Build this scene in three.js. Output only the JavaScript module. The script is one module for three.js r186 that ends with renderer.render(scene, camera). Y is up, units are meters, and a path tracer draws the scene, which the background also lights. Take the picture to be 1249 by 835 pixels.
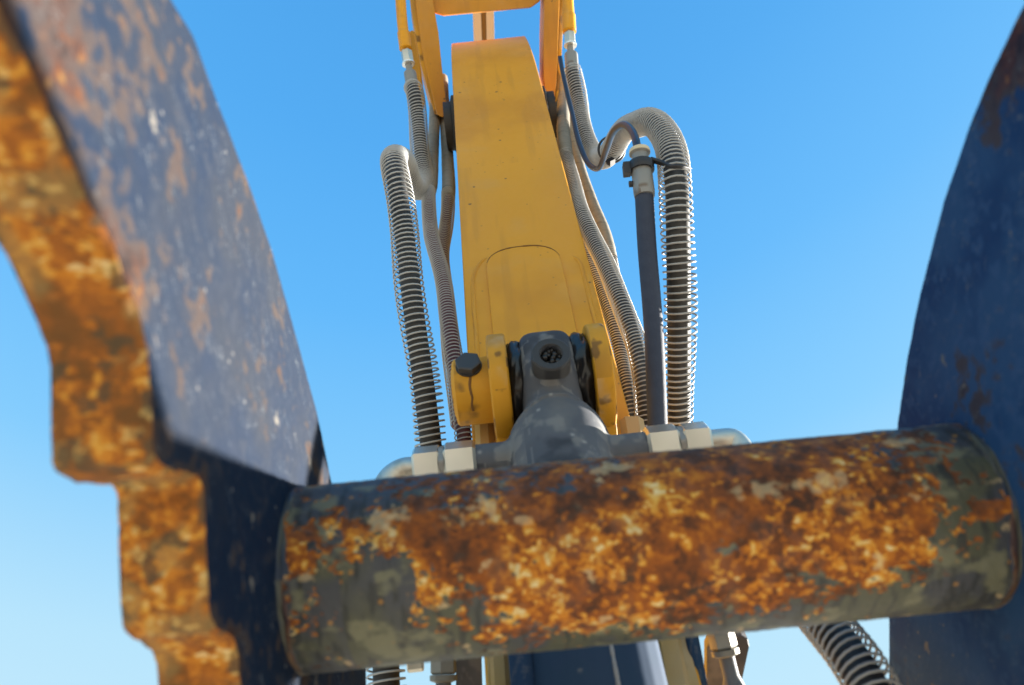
import * as THREE from 'three';
import { mergeGeometries, mergeVertices, toCreasedNormals } from 'three/addons/utils/BufferGeometryUtils.js';
import { MarchingCubes } from 'three/addons/objects/MarchingCubes.js';

// ------------------------------------------------------------------ camera, sky, sun, exposure
const W = 1249, H = 835, FOV = 46, PITCH = 48 * Math.PI / 180, ROLL = 5.54 * Math.PI / 180;
const EXPOSURE = 4.6;
const scene = new THREE.Scene();
const camera = new THREE.PerspectiveCamera(FOV, 1024 / 685, 0.02, 3000);
const EYE = new THREE.Vector3(0, 1.45, 0);
const FWD = new THREE.Vector3(0, Math.sin(PITCH), -Math.cos(PITCH));
const R0 = new THREE.Vector3(1, 0, 0), U0 = new THREE.Vector3(0, Math.cos(PITCH), Math.sin(PITCH));
const CR = R0.clone().multiplyScalar(Math.cos(ROLL)).addScaledVector(U0, -Math.sin(ROLL));
const CU = R0.clone().multiplyScalar(Math.sin(ROLL)).addScaledVector(U0, Math.cos(ROLL));
camera.position.copy(EYE); camera.up.copy(CU); camera.lookAt(EYE.clone().add(FWD));
camera.focus = 1.25; camera.userData.fStop = 5.6;
scene.add(camera);

const SUN = new THREE.Vector3(0.84, 0.28, -0.46).normalize();
const sun = new THREE.DirectionalLight(new THREE.Color(1, 0.93, 0.82), 5);
sun.position.copy(EYE).addScaledVector(SUN, 12); sun.target.position.copy(EYE);
sun.castShadow = true; sun.shadow.mapSize.set(2048, 2048); sun.shadow.radius = 2.5;
Object.assign(sun.shadow.camera, { left: -4, right: 4, top: 4, bottom: -4, near: 0.5, far: 40 });
scene.add(sun, sun.target);

{ // clear daytime air: deep blue overhead, pale towards the horizon, a little paler round the sun
  const w = 512, h = 256, d = new Float32Array(w * h * 4);
  const stops = [[-90, .30, .33, .36], [-3, .50, .60, .68], [2, .62, .80, .92], [14, .62, .85, .97], [27, .48, .785, .985], [38, .235, .61, .99], [50, .130, .490, .97], [62, .092, .415, .90], [74, .078, .37, .83], [90, .07, .33, .77]];
  for (let j = 0; j < h; j++) for (let i = 0; i < w; i++) {
    const el = ((j + .5) / h - .5) * 180, az = ((i + .5) / w - .5) * 2 * Math.PI;
    let k = 0; while (k < stops.length - 2 && el > stops[k + 1][0]) k++;
    const a = stops[k], b = stops[k + 1], t = Math.min(1, Math.max(0, (el - a[0]) / (b[0] - a[0])));
    const e = el * Math.PI / 180, dx = Math.cos(e) * Math.cos(az), dy = Math.sin(e), dz = Math.cos(e) * Math.sin(az);
    const c = dx * SUN.x + dy * SUN.y + dz * SUN.z, g = el > -3 ? .10 * Math.pow(Math.max(0, c), 6) : 0;
    const o = (j * w + i) * 4;
    d[o] = (a[1] + (b[1] - a[1]) * t + g) / EXPOSURE; d[o + 1] = (a[2] + (b[2] - a[2]) * t + g) / EXPOSURE;
    d[o + 2] = (a[3] + (b[3] - a[3]) * t + g * .6) / EXPOSURE; d[o + 3] = 1;
  }
  const sky = new THREE.DataTexture(d, w, h, THREE.RGBAFormat, THREE.FloatType);
  sky.mapping = THREE.EquirectangularReflectionMapping; sky.magFilter = sky.minFilter = THREE.LinearFilter;
  sky.wrapS = THREE.RepeatWrapping; sky.needsUpdate = true;
  scene.background = sky; scene.environment = sky;
}
const renderer = new THREE.WebGLRenderer({ antialias: true });
renderer.toneMapping = THREE.LinearToneMapping; renderer.toneMappingExposure = EXPOSURE;
renderer.shadowMap.enabled = true; renderer.setSize(1024, 685);

// ------------------------------------------------------------------ helpers
const F = (H / 2) / Math.tan(FOV * Math.PI / 360);
const V = (x, y, z) => new THREE.Vector3(x, y, z);
const ray = (px, py) => CR.clone().multiplyScalar((px - W / 2) / F).addScaledVector(CU, (H / 2 - py) / F).add(FWD);
const pix = (px, py, d) => ray(px, py).multiplyScalar(d).add(EYE);      // a point of the photograph at a distance
const onX = (px, py, X) => { const r = ray(px, py); return r.multiplyScalar((X - EYE.x) / r.x).add(EYE); };
let seed = 7; const rnd = () => (seed = (seed * 16807) % 2147483647) / 2147483647;
const clamp = (x, a = 0, b = 1) => Math.min(b, Math.max(a, x));
const ss = (a, b, x) => { const t = clamp((x - a) / (b - a)); return t * t * (3 - 2 * t); };
const mix = (a, b, t) => a + (b - a) * t;
const mix3 = (a, b, t) => [mix(a[0], b[0], t), mix(a[1], b[1], t), mix(a[2], b[2], t)];
function hash(x, y, s) { let h = (x * 374761393 + y * 668265263 + s * 2246822519) | 0; h = Math.imul(h ^ (h >>> 13), 1274126177); h ^= h >>> 16; return (h >>> 0) / 4294967296; }
function noise(x, y, s = 0, per = 0) {
  const xi = Math.floor(x), yi = Math.floor(y), fx = x - xi, fy = y - yi, u = fx * fx * (3 - 2 * fx), v = fy * fy * (3 - 2 * fy);
  let x0 = xi, x1 = xi + 1, y0 = yi, y1 = yi + 1;
  if (per) { x0 = ((x0 % per) + per) % per; x1 = ((x1 % per) + per) % per; y0 = ((y0 % per) + per) % per; y1 = ((y1 % per) + per) % per; }
  return mix(mix(hash(x0, y0, s), hash(x1, y0, s), u), mix(hash(x0, y1, s), hash(x1, y1, s), u), v);
}
function fbm(x, y, s = 0, oct = 5, per = 0) { let a = 0, k = .5, n = 0; for (let i = 0; i < oct; i++) { a += k * noise(x, y, s + i * 17, per); n += k; k *= .5; x *= 2; y *= 2; per *= 2; } return a / n; }
function fleck(x, y, s, per = 0) { // distance to the nearest scattered point and that point's own random number
  const xi = Math.floor(x), yi = Math.floor(y); let best = 9, id = 0; const m = per ? (k) => ((k % per) + per) % per : (k) => k;
  for (let j = -1; j < 2; j++) for (let i = -1; i < 2; i++) {
    const a = m(xi + i), b = m(yi + j), dx = xi + i + hash(a, b, s) - x, dy = yi + j + hash(a, b, s + 3) - y, d = dx * dx + dy * dy;
    if (d < best) { best = d; id = hash(a, b, s + 9); }
  }
  return [Math.sqrt(best), id];
}
const enc = (c) => Math.round(255 * (c <= .0031308 ? 12.92 * c : 1.055 * Math.pow(clamp(c), 1 / 2.4) - .055));
function paint(w, h, fn, repeat = true) { // fn(u, v) -> [colour (linear), roughness, height]
  const c = new Uint8Array(w * h * 4), r = new Uint8Array(w * h * 4), b = new Uint8Array(w * h * 4);
  for (let j = 0; j < h; j++) for (let i = 0; i < w; i++) {
    const [col, ro, he] = fn((i + .5) / w, (j + .5) / h), o = (j * w + i) * 4;
    for (let k = 0; k < 3; k++) { c[o + k] = enc(clamp(col[k])); r[o + k] = Math.round(255 * clamp(ro)); b[o + k] = Math.round(255 * clamp(he)); }
    c[o + 3] = r[o + 3] = b[o + 3] = 255;
  }
  return [c, r, b].map((d, k) => {
    const t = new THREE.DataTexture(d, w, h); t.magFilter = THREE.LinearFilter; t.minFilter = THREE.LinearMipmapLinearFilter; t.generateMipmaps = true;
    if (repeat) t.wrapS = t.wrapT = THREE.RepeatWrapping;
    if (!k) t.colorSpace = THREE.SRGBColorSpace; t.needsUpdate = true; return t;
  });
}
function mat([map, roughnessMap, bumpMap], bumpScale, more = {}) {
  return new THREE.MeshPhysicalMaterial({ map, roughnessMap, bumpMap, bumpScale, roughness: 1, metalness: 0, ...more });
}
const plain = (r, g, b, roughness, metalness = 0, more = {}) => new THREE.MeshPhysicalMaterial({ color: new THREE.Color().setRGB(r, g, b), roughness, metalness, ...more });

const names = {};
function numbered(n) { const k = names[n] = (names[n] ?? -1) + 1; return k ? `${n}_${String(k).padStart(3, '0')}` : n; }
const all = [];
function thing(name, label, category, base, group) {
  const o = new THREE.Group(); o.name = numbered(name); o.userData = { label, category }; if (group) o.userData.group = group;
  o.position.copy(base); scene.add(o); all.push(o); return o;
}
function part(name, geo, material, parent, label) {    // geometry comes in world metres and is moved to its thing's base
  let top = parent; while (top.parent !== scene) top = top.parent;
  geo.translate(-top.position.x, -top.position.y, -top.position.z);
  const m = new THREE.Mesh(geo, material); m.name = name; m.castShadow = m.receiveShadow = true; if (label) m.userData.label = label;
  parent.add(m); return m;
}
function geoFrom(pos, uv, idx) {
  const g = new THREE.BufferGeometry(); g.setAttribute('position', new THREE.Float32BufferAttribute(pos, 3)); g.setAttribute('uv', new THREE.Float32BufferAttribute(uv, 2));
  g.setIndex(idx); g.computeVertexNormals(); return g;
}
function boxUV(g, s = 1) {       // uv in metres, looked up across the axis that a face points along
  if (g.index) g = g.toNonIndexed();
  const p = g.attributes.position, n = g.attributes.normal, uv = new Float32Array(p.count * 2);
  for (let i = 0; i < p.count; i += 3) {
    let a = [0, 0, 0];
    for (let k = 0; k < 3; k++) { a[0] += Math.abs(n.getX(i + k)); a[1] += Math.abs(n.getY(i + k)); a[2] += Math.abs(n.getZ(i + k)); }
    const ax = a[0] > a[1] && a[0] > a[2] ? 0 : a[1] > a[2] ? 1 : 2;
    for (let k = 0; k < 3; k++) {
      const q = [p.getX(i + k), p.getY(i + k), p.getZ(i + k)];
      uv[2 * (i + k)] = s * (ax === 0 ? q[1] : q[0]); uv[2 * (i + k) + 1] = s * (ax === 2 ? q[1] : q[2]);
    }
  }
  g.setAttribute('uv', new THREE.BufferAttribute(uv, 2)); return g;
}
// a smooth path through pixels at distances: even samples with frames
function path(list, step = .004) {
  const c = new THREE.CatmullRomCurve3(list.map((p) => p.isVector3 ? p : pix(...p)), false, 'centripetal');
  c.arcLengthDivisions = 600; const L = c.getLength(), n = Math.max(8, Math.ceil(L / step)), P = c.getSpacedPoints(n), fr = { t: [], a: [], b: [] };
  for (let i = 0; i <= n; i++) fr.t.push(P[Math.min(n, i + 1)].clone().sub(P[Math.max(0, i - 1)]).normalize());
  let a = V(1, 0, 0).addScaledVector(fr.t[0], -fr.t[0].x).normalize(); if (a.lengthSq() < .5) a = V(0, 1, 0);
  for (let i = 0; i <= n; i++) { a = a.clone().addScaledVector(fr.t[i], -a.dot(fr.t[i])).normalize(); fr.a.push(a); fr.b.push(fr.t[i].clone().cross(a)); }
  return { P, ...fr, n, L, at(s) { const x = clamp(s / L) * n, i = Math.min(n - 1, Math.floor(x)), f = x - i; return { p: P[i].clone().lerp(P[i + 1], f), a: fr.a[i].clone().lerp(fr.a[i + 1], f).normalize(), b: fr.b[i].clone().lerp(fr.b[i + 1], f).normalize(), t: fr.t[i].clone().lerp(fr.t[i + 1], f).normalize() }; } };
}
function tube(pa, radius, s0 = 0, s1 = pa.L, radial = 20, step = .005, tile = .1) {
  const n = Math.max(2, Math.ceil((s1 - s0) / step)), pos = [], uv = [], idx = [], rf = typeof radius === 'function' ? radius : () => radius;
  for (let i = 0; i <= n; i++) {
    const s = mix(s0, s1, i / n), q = pa.at(s);
    for (let j = 0; j <= radial; j++) {
      const th = j / radial * 2 * Math.PI, r = rf(s, th), p = q.p.clone().addScaledVector(q.a, Math.cos(th) * r).addScaledVector(q.b, Math.sin(th) * r);
      pos.push(p.x, p.y, p.z); uv.push(s / tile, j / radial);
    }
  }
  for (let i = 0; i < n; i++) for (let j = 0; j < radial; j++) { const a = i * (radial + 1) + j, b = a + radial + 1; idx.push(a, a + 1, b, b, a + 1, b + 1); }
  for (const [row, flip] of [[0, 1], [n, 0]]) {
    const q = pa.at(row ? s1 : s0), k = pos.length / 3; pos.push(q.p.x, q.p.y, q.p.z); uv.push(0, 0);
    for (let j = 0; j < radial; j++) { const a = row * (radial + 1) + j; flip ? idx.push(k, a + 1, a) : idx.push(k, a, a + 1); }
  }
  return geoFrom(pos, uv, idx);
}
function coil(pa, radius, pitch, s0, s1, wr = .0013, wa = .0016, sway = .7) {   // a flat-round wire wound round the path
  const per = 16, n = Math.ceil((s1 - s0) / pitch * per), pos = [], uv = [], idx = [], K = 6;
  let ang = 0; const pf = typeof pitch === 'function' ? pitch : () => pitch;
  for (let i = 0; i <= n; i++) {
    const s = s0 + (s1 - s0) * i / n, q = pa.at(s); ang = (s - s0) / pf(s) * 2 * Math.PI + sway * (Math.sin(s * 40) + .6 * Math.sin(s * 113 + 1));
    const off = (radius - wr) * .12, out = q.a.clone().multiplyScalar(Math.cos(ang)).addScaledVector(q.b, Math.sin(ang)), c = q.p.clone().addScaledVector(out, radius).addScaledVector(q.a, off * Math.sin(s * 23)).addScaledVector(q.b, off * Math.cos(s * 31));
    for (let k = 0; k < K; k++) { const t = k / K * 2 * Math.PI, p = c.clone().addScaledVector(out, Math.cos(t) * wr).addScaledVector(q.t, Math.sin(t) * wa); pos.push(p.x, p.y, p.z); uv.push(s * 20, k / K); }
  }
  for (let i = 0; i < n; i++) for (let k = 0; k < K; k++) { const a = i * K + k, b = i * K + (k + 1) % K; idx.push(a, b, a + K, a + K, b, b + K); }
  return geoFrom(pos, uv, idx);
}
// turned piece: profile [radius, along] revolved about an axis from p towards dir
function turned(profile, p, dir, seg = 32, flat = false, spin = 0) {
  let g = new THREE.LatheGeometry(profile.map(([r, h]) => new THREE.Vector2(Math.max(r, 1e-5), h)), seg);
  g.rotateY(spin); g = boxUV(toCreasedNormals(g, flat ? .2 : .6));
  g.applyQuaternion(new THREE.Quaternion().setFromUnitVectors(V(0, 1, 0), dir.clone().normalize())); g.translate(p.x, p.y, p.z); return g;
}
const nutProfile = (r, h) => [[0, 0], [r * .86, 0], [r, h * .09], [r, h * .91], [r * .86, h], [0, h]];
// a solid whose front outline is given and which reaches back along dir
function prism(pts, dir, bevel = 0) {
  const n = pts.length, pos = [], idx = [], c = V(0, 0, 0); pts.forEach((p) => c.add(p)); c.divideScalar(n);
  const rings = [];
  const ring = (f, k) => { const r = pts.map((p) => f ? p.clone().lerp(c, f).addScaledVector(dir, k) : p.clone().addScaledVector(dir, k)); rings.push(r); };
  const avg = pts.reduce((s, p) => s + p.distanceTo(c), 0) / n, f = bevel / avg, L = dir.length(), e = bevel / L;
  if (bevel) ring(f, 0); ring(0, e); ring(0, 1 - e); if (bevel) ring(f, 1);
  rings.forEach((r) => r.forEach((p) => pos.push(p.x, p.y, p.z)));
  const nr = pts.map((p) => p.clone().sub(pts[0])); const N = V(0, 0, 0); for (let i = 1; i < n - 1; i++) N.add(nr[i].clone().cross(nr[i + 1]));
  const rev = N.dot(dir) > 0;
  const ax = N.clone().normalize(), ex = nr[1].clone().normalize(), ey = ax.clone().cross(ex);
  const tris = THREE.ShapeUtils.triangulateShape(nr.map((p) => new THREE.Vector2(p.dot(ex), p.dot(ey))), []);
  const last = (rings.length - 1) * n, put = (a, b, c2) => rev ? idx.push(a, c2, b) : idx.push(a, b, c2);
  for (const [a, b, c2] of tris) { put(a, b, c2); put(last + a, last + c2, last + b); }
  for (let k = 0; k < rings.length - 1; k++) for (let i = 0; i < n; i++) { const j = (i + 1) % n, a = k * n + i, b = k * n + j; put(a, a + n, b); put(b, a + n, b + n); }
  let g = new THREE.BufferGeometry(); g.setAttribute('position', new THREE.Float32BufferAttribute(pos, 3)); g.setIndex(idx); g = g.toNonIndexed(); g.computeVertexNormals();
  return boxUV(toCreasedNormals(g, .5));
}
function extrude(shape, depth, bevel, seg = 3) {
  const g = new THREE.ExtrudeGeometry(shape, { depth: depth - 2 * bevel, bevelEnabled: bevel > 0, bevelThickness: bevel, bevelSize: bevel, bevelOffset: -bevel, bevelSegments: seg, curveSegments: 32 });
  g.translate(0, 0, bevel); return g;
}
function field(lo, hi, res, sdf) {      // one continuous surface round a distance field
  const mc = new MarchingCubes(res, new THREE.MeshBasicMaterial(), false, false, 400000), s = mc.size, half = s / 2, f = mc.field;
  const cx = (lo[0] + hi[0]) / 2, cy = (lo[1] + hi[1]) / 2, cz = (lo[2] + hi[2]) / 2, hx = (hi[0] - lo[0]) / 2, hy = (hi[1] - lo[1]) / 2, hz = (hi[2] - lo[2]) / 2;
  for (let k = 0; k < s; k++) for (let j = 0; j < s; j++) for (let i = 0; i < s; i++)
    f[i + j * s + k * s * s] = -sdf(cx + (i - half) / half * hx, cy + (j - half) / half * hy, cz + (k - half) / half * hz);
  mc.isolation = 0; mc.update();
  const n = mc.count, pos = new Float32Array(n * 3), nor = new Float32Array(n * 3), e = 6e-4;
  for (let i = 0; i < n; i++) {
    const x = mc.positionArray[3 * i] * hx + cx, y = mc.positionArray[3 * i + 1] * hy + cy, z = mc.positionArray[3 * i + 2] * hz + cz;
    pos.set([x, y, z], 3 * i);
    const q = V(sdf(x + e, y, z) - sdf(x - e, y, z), sdf(x, y + e, z) - sdf(x, y - e, z), sdf(x, y, z + e) - sdf(x, y, z - e)).normalize(); nor.set([q.x, q.y, q.z], 3 * i);
  }
  const g = new THREE.BufferGeometry(); g.setAttribute('position', new THREE.BufferAttribute(pos, 3)); g.setAttribute('normal', new THREE.BufferAttribute(nor, 3));
  return boxUV(g);
}
const smin = (a, b, k) => { const h = Math.max(k - Math.abs(a - b), 0) / k; return Math.min(a, b) - h * h * k * .25; };
const smax = (a, b, k) => -smin(-a, -b, k);

// ------------------------------------------------------------------ materials
const grain = (u, v, s, f) => fbm(u * f, v * f, s, 3, f);
const yellowTex = paint(768, 768, (u, v) => {     // one square metre of dusty machine paint
  const big = fbm(u * 6, v * 6, 1, 4, 6), fine = fbm(u * 160, v * 160, 2, 2, 160), run = fbm(u * 60, v * 5, 8, 4, 5 * 0 + 0);
  let c = mix3([.66, .298, .013], [.72, .335, .018], big);
  const dust = ss(.52, .80, fbm(u * 14, v * 14, 4, 5, 14)) * .16; c = mix3(c, [.50, .35, .17], dust);
  c = mix3(c, [.40, .19, .025], ss(.56, .76, run) * .22); c = mix3(c, [.46, .19, .012], ss(.5, .72, fbm(u * 5, v * 5, 9, 5, 5)) * .45);
  const [d, id] = fleck(u * 34, v * 34, 5, 34); if (id > .955 && d < .03 + .07 * (id - .955) / .045) c = mix3(c, [.09, .055, .03], .8);
  const [d2, id2] = fleck(u * 90, v * 90, 6, 90); if (id2 > .975 && d2 < .13) c = mix3(c, [.25, .14, .04], .6);
  return [c, .40 + .25 * dust + .10 * fine, .5 + .3 * (fine - .5) + .3 * (big - .5)];
});
const yellow = mat(yellowTex, .0006, { specularIntensity: .6 });
const wornTex = paint(512, 512, (u, v) => {           // half a metre of scuffed, greasy paint
  const a = fbm(u * 8, v * 8, 31, 5, 8), b = fbm(u * 24, v * 24, 32, 4, 24);
  let c = mix3([.56, .265, .012], [.62, .30, .020], b);
  c = mix3(c, [.30, .15, .025], ss(.50, .72, a) * .55);
  c = mix3(c, [.10, .05, .018], ss(.60, .68, fbm(u * 18, v * 18, 35, 5, 18)) * .75);
  c = mix3(c, [.52, .40, .26], ss(.62, .78, fbm(u * 10, v * 10, 36, 5, 10)) * .35);
  return [c, .45 + .2 * b, .5 + .5 * (b - .5)];
});
const worn = mat(wornTex, .0008, { specularIntensity: .6 });
const dusty = mat(paint(512, 512, (u, v) => { const a = fbm(u * 8, v * 8, 37, 5, 8), b = fbm(u * 40, v * 40, 38, 3, 40); return [mix3(mix3([.50, .30, .075], [.50, .36, .19], ss(.3, .7, a)), [.36, .24, .10], ss(.56, .8, b) * .4), .8, b]; }), .0006, { specularIntensity: .4 });
const castTex = paint(512, 512, (u, v) => {
  const a = fbm(u * 8, v * 8, 41, 5, 8), b = fbm(u * 70, v * 70, 42, 3, 70);
  let c = mix3([.058, .066, .084], [.118, .124, .138], ss(.3, .7, a));
  c = mix3(c, [.21, .20, .18], ss(.53, .75, fbm(u * 12, v * 12, 44, 6, 12)) * .45);
  c = mix3(c, [.035, .038, .046], ss(.55, .72, fbm(u * 20, v * 20, 48, 5, 20)) * .7);
  const [d, id] = fleck(u * 60, v * 60, 45, 60); c = mix3(c, [.24, .235, .22], ss(.56, .66, fbm(u * 34, v * 34, 49, 4, 34)) * .55);
  if (id > .86) c = mix3(c, [.33, .325, .31], .75 * ss(.2, .06, d));
  const s = Math.abs(fbm(u * 10, v * 3 + u * 3, 47, 5) - .5); if (s < .0025) c = mix3(c, [.24, .24, .24], .35);
  return [c, .55 + .2 * a, .5 + .6 * (b - .5)];
});
const cast = mat(castTex, .0011, { specularIntensity: .25 });
const barrelTex = paint(512, 512, (u, v) => {
  const a = fbm(u * 6, v * 6, 51, 5, 6);
  let c = mix3([.024, .050, .100], [.034, .066, .118], a);
  const [d, id] = fleck(u * 70, v * 70, 52, 70); if (id > .92) c = mix3(c, [.22, .23, .23], .6 * ss(.16, .06, d));
  c = mix3(c, [.16, .16, .16], ss(.58, .8, fbm(u * 16, v * 16, 53, 5, 16)) * .35);
  return [c, .70 + .2 * a, .5 + .3 * (fbm(u * 60, v * 60, 54, 2, 60) - .5)];
});
const barrelPaint = mat(barrelTex, .0005, { specularIntensity: .15 });
const sleeveTex = paint(512, 128, (u, v) => {          // dusty woven sleeve with creases
  const a = fbm(u * 12, v * 6, 61, 5, 6), crease = ss(.62, .75, fbm(u * 26, v * 3, 62, 4, 0));
  let c = mix3([.165, .140, .105], [.275, .245, .190], a); c = mix3(c, [.10, .085, .065], crease * .6);
  return [c, .8, .5 + .5 * (a - .5) - .25 * crease];
});
const sleeve = mat(sleeveTex, .0015);
const coilGrey = mat(paint(256, 64, (u, v) => { const a = fbm(u * 16, v * 4, 65, 5, 4); return [mix3([.30, .30, .295], [.43, .435, .43], a), .36, .5]; }), 0);
const coilTan = mat(paint(256, 64, (u, v) => { const a = fbm(u * 16, v * 4, 66, 5, 4); return [mix3([.30, .265, .21], [.44, .40, .33], a), .5, .5]; }), 0);
const rubber = mat(paint(256, 64, (u, v) => { const a = fbm(u * 14, v * 5, 67, 5, 5); return [mix3([.014, .013, .013], [.040, .036, .032], a), .6, .5]; }), 0);
const redRubber = mat(paint(256, 64, (u, v) => { const a = fbm(u * 14, v * 5, 68, 5, 5); return [mix3([.075, .018, .022], [.14, .05, .05], a), .6, .5]; }), 0);
const blueSleeve = mat(paint(512, 256, (u, v) => { const a = fbm(u * 20, v * 8, 69, 5, 4), w = fbm(u * 200, v * 60, 70, 2, 20); return [mix3([.020, .031, .060], [.034, .047, .082], a), .75, .5 + .5 * (w - .5)]; }), .0006);
const blueTube = plain(.020, .026, .046, .32, 0, { specularIntensity: .7 });
const blackPlastic = plain(.018, .019, .024, .5);
const zincTex = paint(256, 256, (u, v) => { const a = fbm(u * 8, v * 8, 71, 5, 8), s = fbm(u * 40, v * 40, 72, 3, 40); return [mix3([.69, .655, .57], [.55, .52, .44], ss(.45, .75, a)), .26 + .22 * s, .5 + .2 * (s - .5)]; });
const zinc = mat(zincTex, .0003, { metalness: .92 });
const ferruleMat = mat(paint(256, 256, (u, v) => { const a = fbm(u * 10, v * 10, 73, 5, 10), l = Math.abs(fbm(u * 5, v * 12, 74, 4) - .5) < .012; let c = mix3([.20, .195, .185], [.29, .28, .26], a); if (l) c = [.16, .12, .09]; return [c, .5, .5]; }), 0, { metalness: .35 });
const grease = plain(.012, .011, .011, .28);
const boltBlack = plain(.055, .054, .055, .5, .4);
const darkSteel = mat(castTex, .0005, { color: new THREE.Color().setRGB(.55, .5, .5) });
const tan = plain(.44, .43, .41, .6), brown = plain(.16, .115, .07, .6);

const RUST = { deep: [.050, .020, .010], red: [.145, .045, .012], orange: [.30, .100, .014], ochre: [.47, .215, .030], cream: [.58, .42, .22], olive: [.070, .072, .045], slate: [.046, .050, .060] };
const RAMP = [[-.2, [.030, .016, .010]], [.14, [.080, .027, .009]], [.34, [.165, .047, .009]], [.52, [.275, .075, .008]], [.68, [.42, .135, .010]], [.84, [.55, .205, .015]], [1.02, [.64, .36, .06]], [1.25, [.68, .54, .28]]];
function ramp(t) { let k = 0; while (k < RAMP.length - 2 && t > RAMP[k + 1][0]) k++; const a = RAMP[k], b = RAMP[k + 1]; return mix3(a[1], b[1], clamp((t - a[0]) / (b[0] - a[0]))); }
function rustColour(x, y, s, bright) {      // x, y in centimetres: the colours of flaking rust itself
  const wx = .5 * (fbm(x * .9, y * .9, s + 11, 3) - .5), wy = .5 * (fbm(x * .9, y * .9, s + 23, 3) - .5), X = x + wx, Y = y + wy;
  const a = fbm(X * .38, Y * .38, s, 4), b = fbm(X * 1.05, Y * 1.05, s + 50, 4), c = fbm(X * 2.6, Y * 2.6, s + 90, 3);
  let t = .37 + (a - .5) * .80 + (b - .5) * .60 + (c - .5) * .40;
  // golden flakes lie in drifts, thick where the rust is youngest; dark pits between them
  const drift = ss(.42, .60, fbm(X * .34, Y * .34, s + 140, 3) + (bright - .45) * .13), g = fbm(x * 2.0 + 2 * wx, y * 1.5 + 2 * wy, s + 150, 3), g2 = fbm(x * 3.4, y * 2.6, s + 160, 2);
  t += (.12 + .88 * drift) * (.34 * ss(.52, .62, g) + .30 * ss(.58, .68, g2)) + .10 * (drift - .4) * (bright > 0 ? 1 : .3);
  const [fd, fid] = fleck(x * 1.5 + 1.2 * (b - .5), y * 1.2 + 1.2 * (c - .5), s + 8); if (fid < .05 + .12 * drift) t += .42 * ss(.40, .18, fd + .4 * (c - .5));
  t -= .17 * ss(.56, .66, fbm(x * 1.3, y * 1.3, s + 170, 3));
  return [ramp(t), a, b, c];
}

// ------------------------------------------------------------------ ground (below the picture; its light comes up)
{
  const t = paint(512, 512, (u, v) => { const a = fbm(u * 8, v * 8, 81, 6, 8), b = fbm(u * 100, v * 100, 82, 2, 100); return [mix3(mix3([.40, .335, .245], [.52, .45, .35], a), [.30, .27, .22], ss(.6, .8, b)), .95, b]; });
  t.forEach((x) => x.repeat.set(600, 600));
  const g = new THREE.Mesh(new THREE.PlaneGeometry(2400, 2400), mat(t, .01)); g.rotation.x = -Math.PI / 2; g.name = 'ground'; g.receiveShadow = true; g.userData = { kind: 'structure', label: 'pale sandy ground of the yard under the machine' };
  scene.add(g);
}

// ------------------------------------------------------------------ excavator arm
const WA = .2, dArm = (y) => WA * F / (86 + .21 * y);
const armTop = pix(597, 48, dArm(48)), armLow = pix(717, 797, dArm(797));
const AU = armTop.clone().sub(armLow).normalize(), AX = V(1, 0, 0).addScaledVector(AU, -AU.x).normalize(), AN = AX.clone().cross(AU);
const ARM = new THREE.Matrix4().makeBasis(AX, AU, AN).setPosition(armLow), ARMI = ARM.clone().invert();
const A = (x, u, n) => V(x, u, n).applyMatrix4(ARM);
function onArm(px, py, n = 0) {          // where the line of sight meets the plane n metres above the arm's face
  const o = EYE.clone().applyMatrix4(ARMI), d = ray(px, py).transformDirection(ARMI), k = (n - o.z) / d.z; return o.addScaledVector(d, k);
}
const PROFILE = new THREE.Matrix4().set(0, 0, 1, 0, 1, 0, 0, 0, 0, 1, 0, 0, 0, 0, 0, 1);   // shape (u, n) pushed out along x
const uTop = onArm(597, 48).y, uBend = onArm(600, 92).y, uLow = -.42;
const arm = thing('dipper_stick', 'dusty yellow box-section excavator arm rising up the middle of the frame', 'excavator arm', A(0, uLow, -.1));
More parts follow.
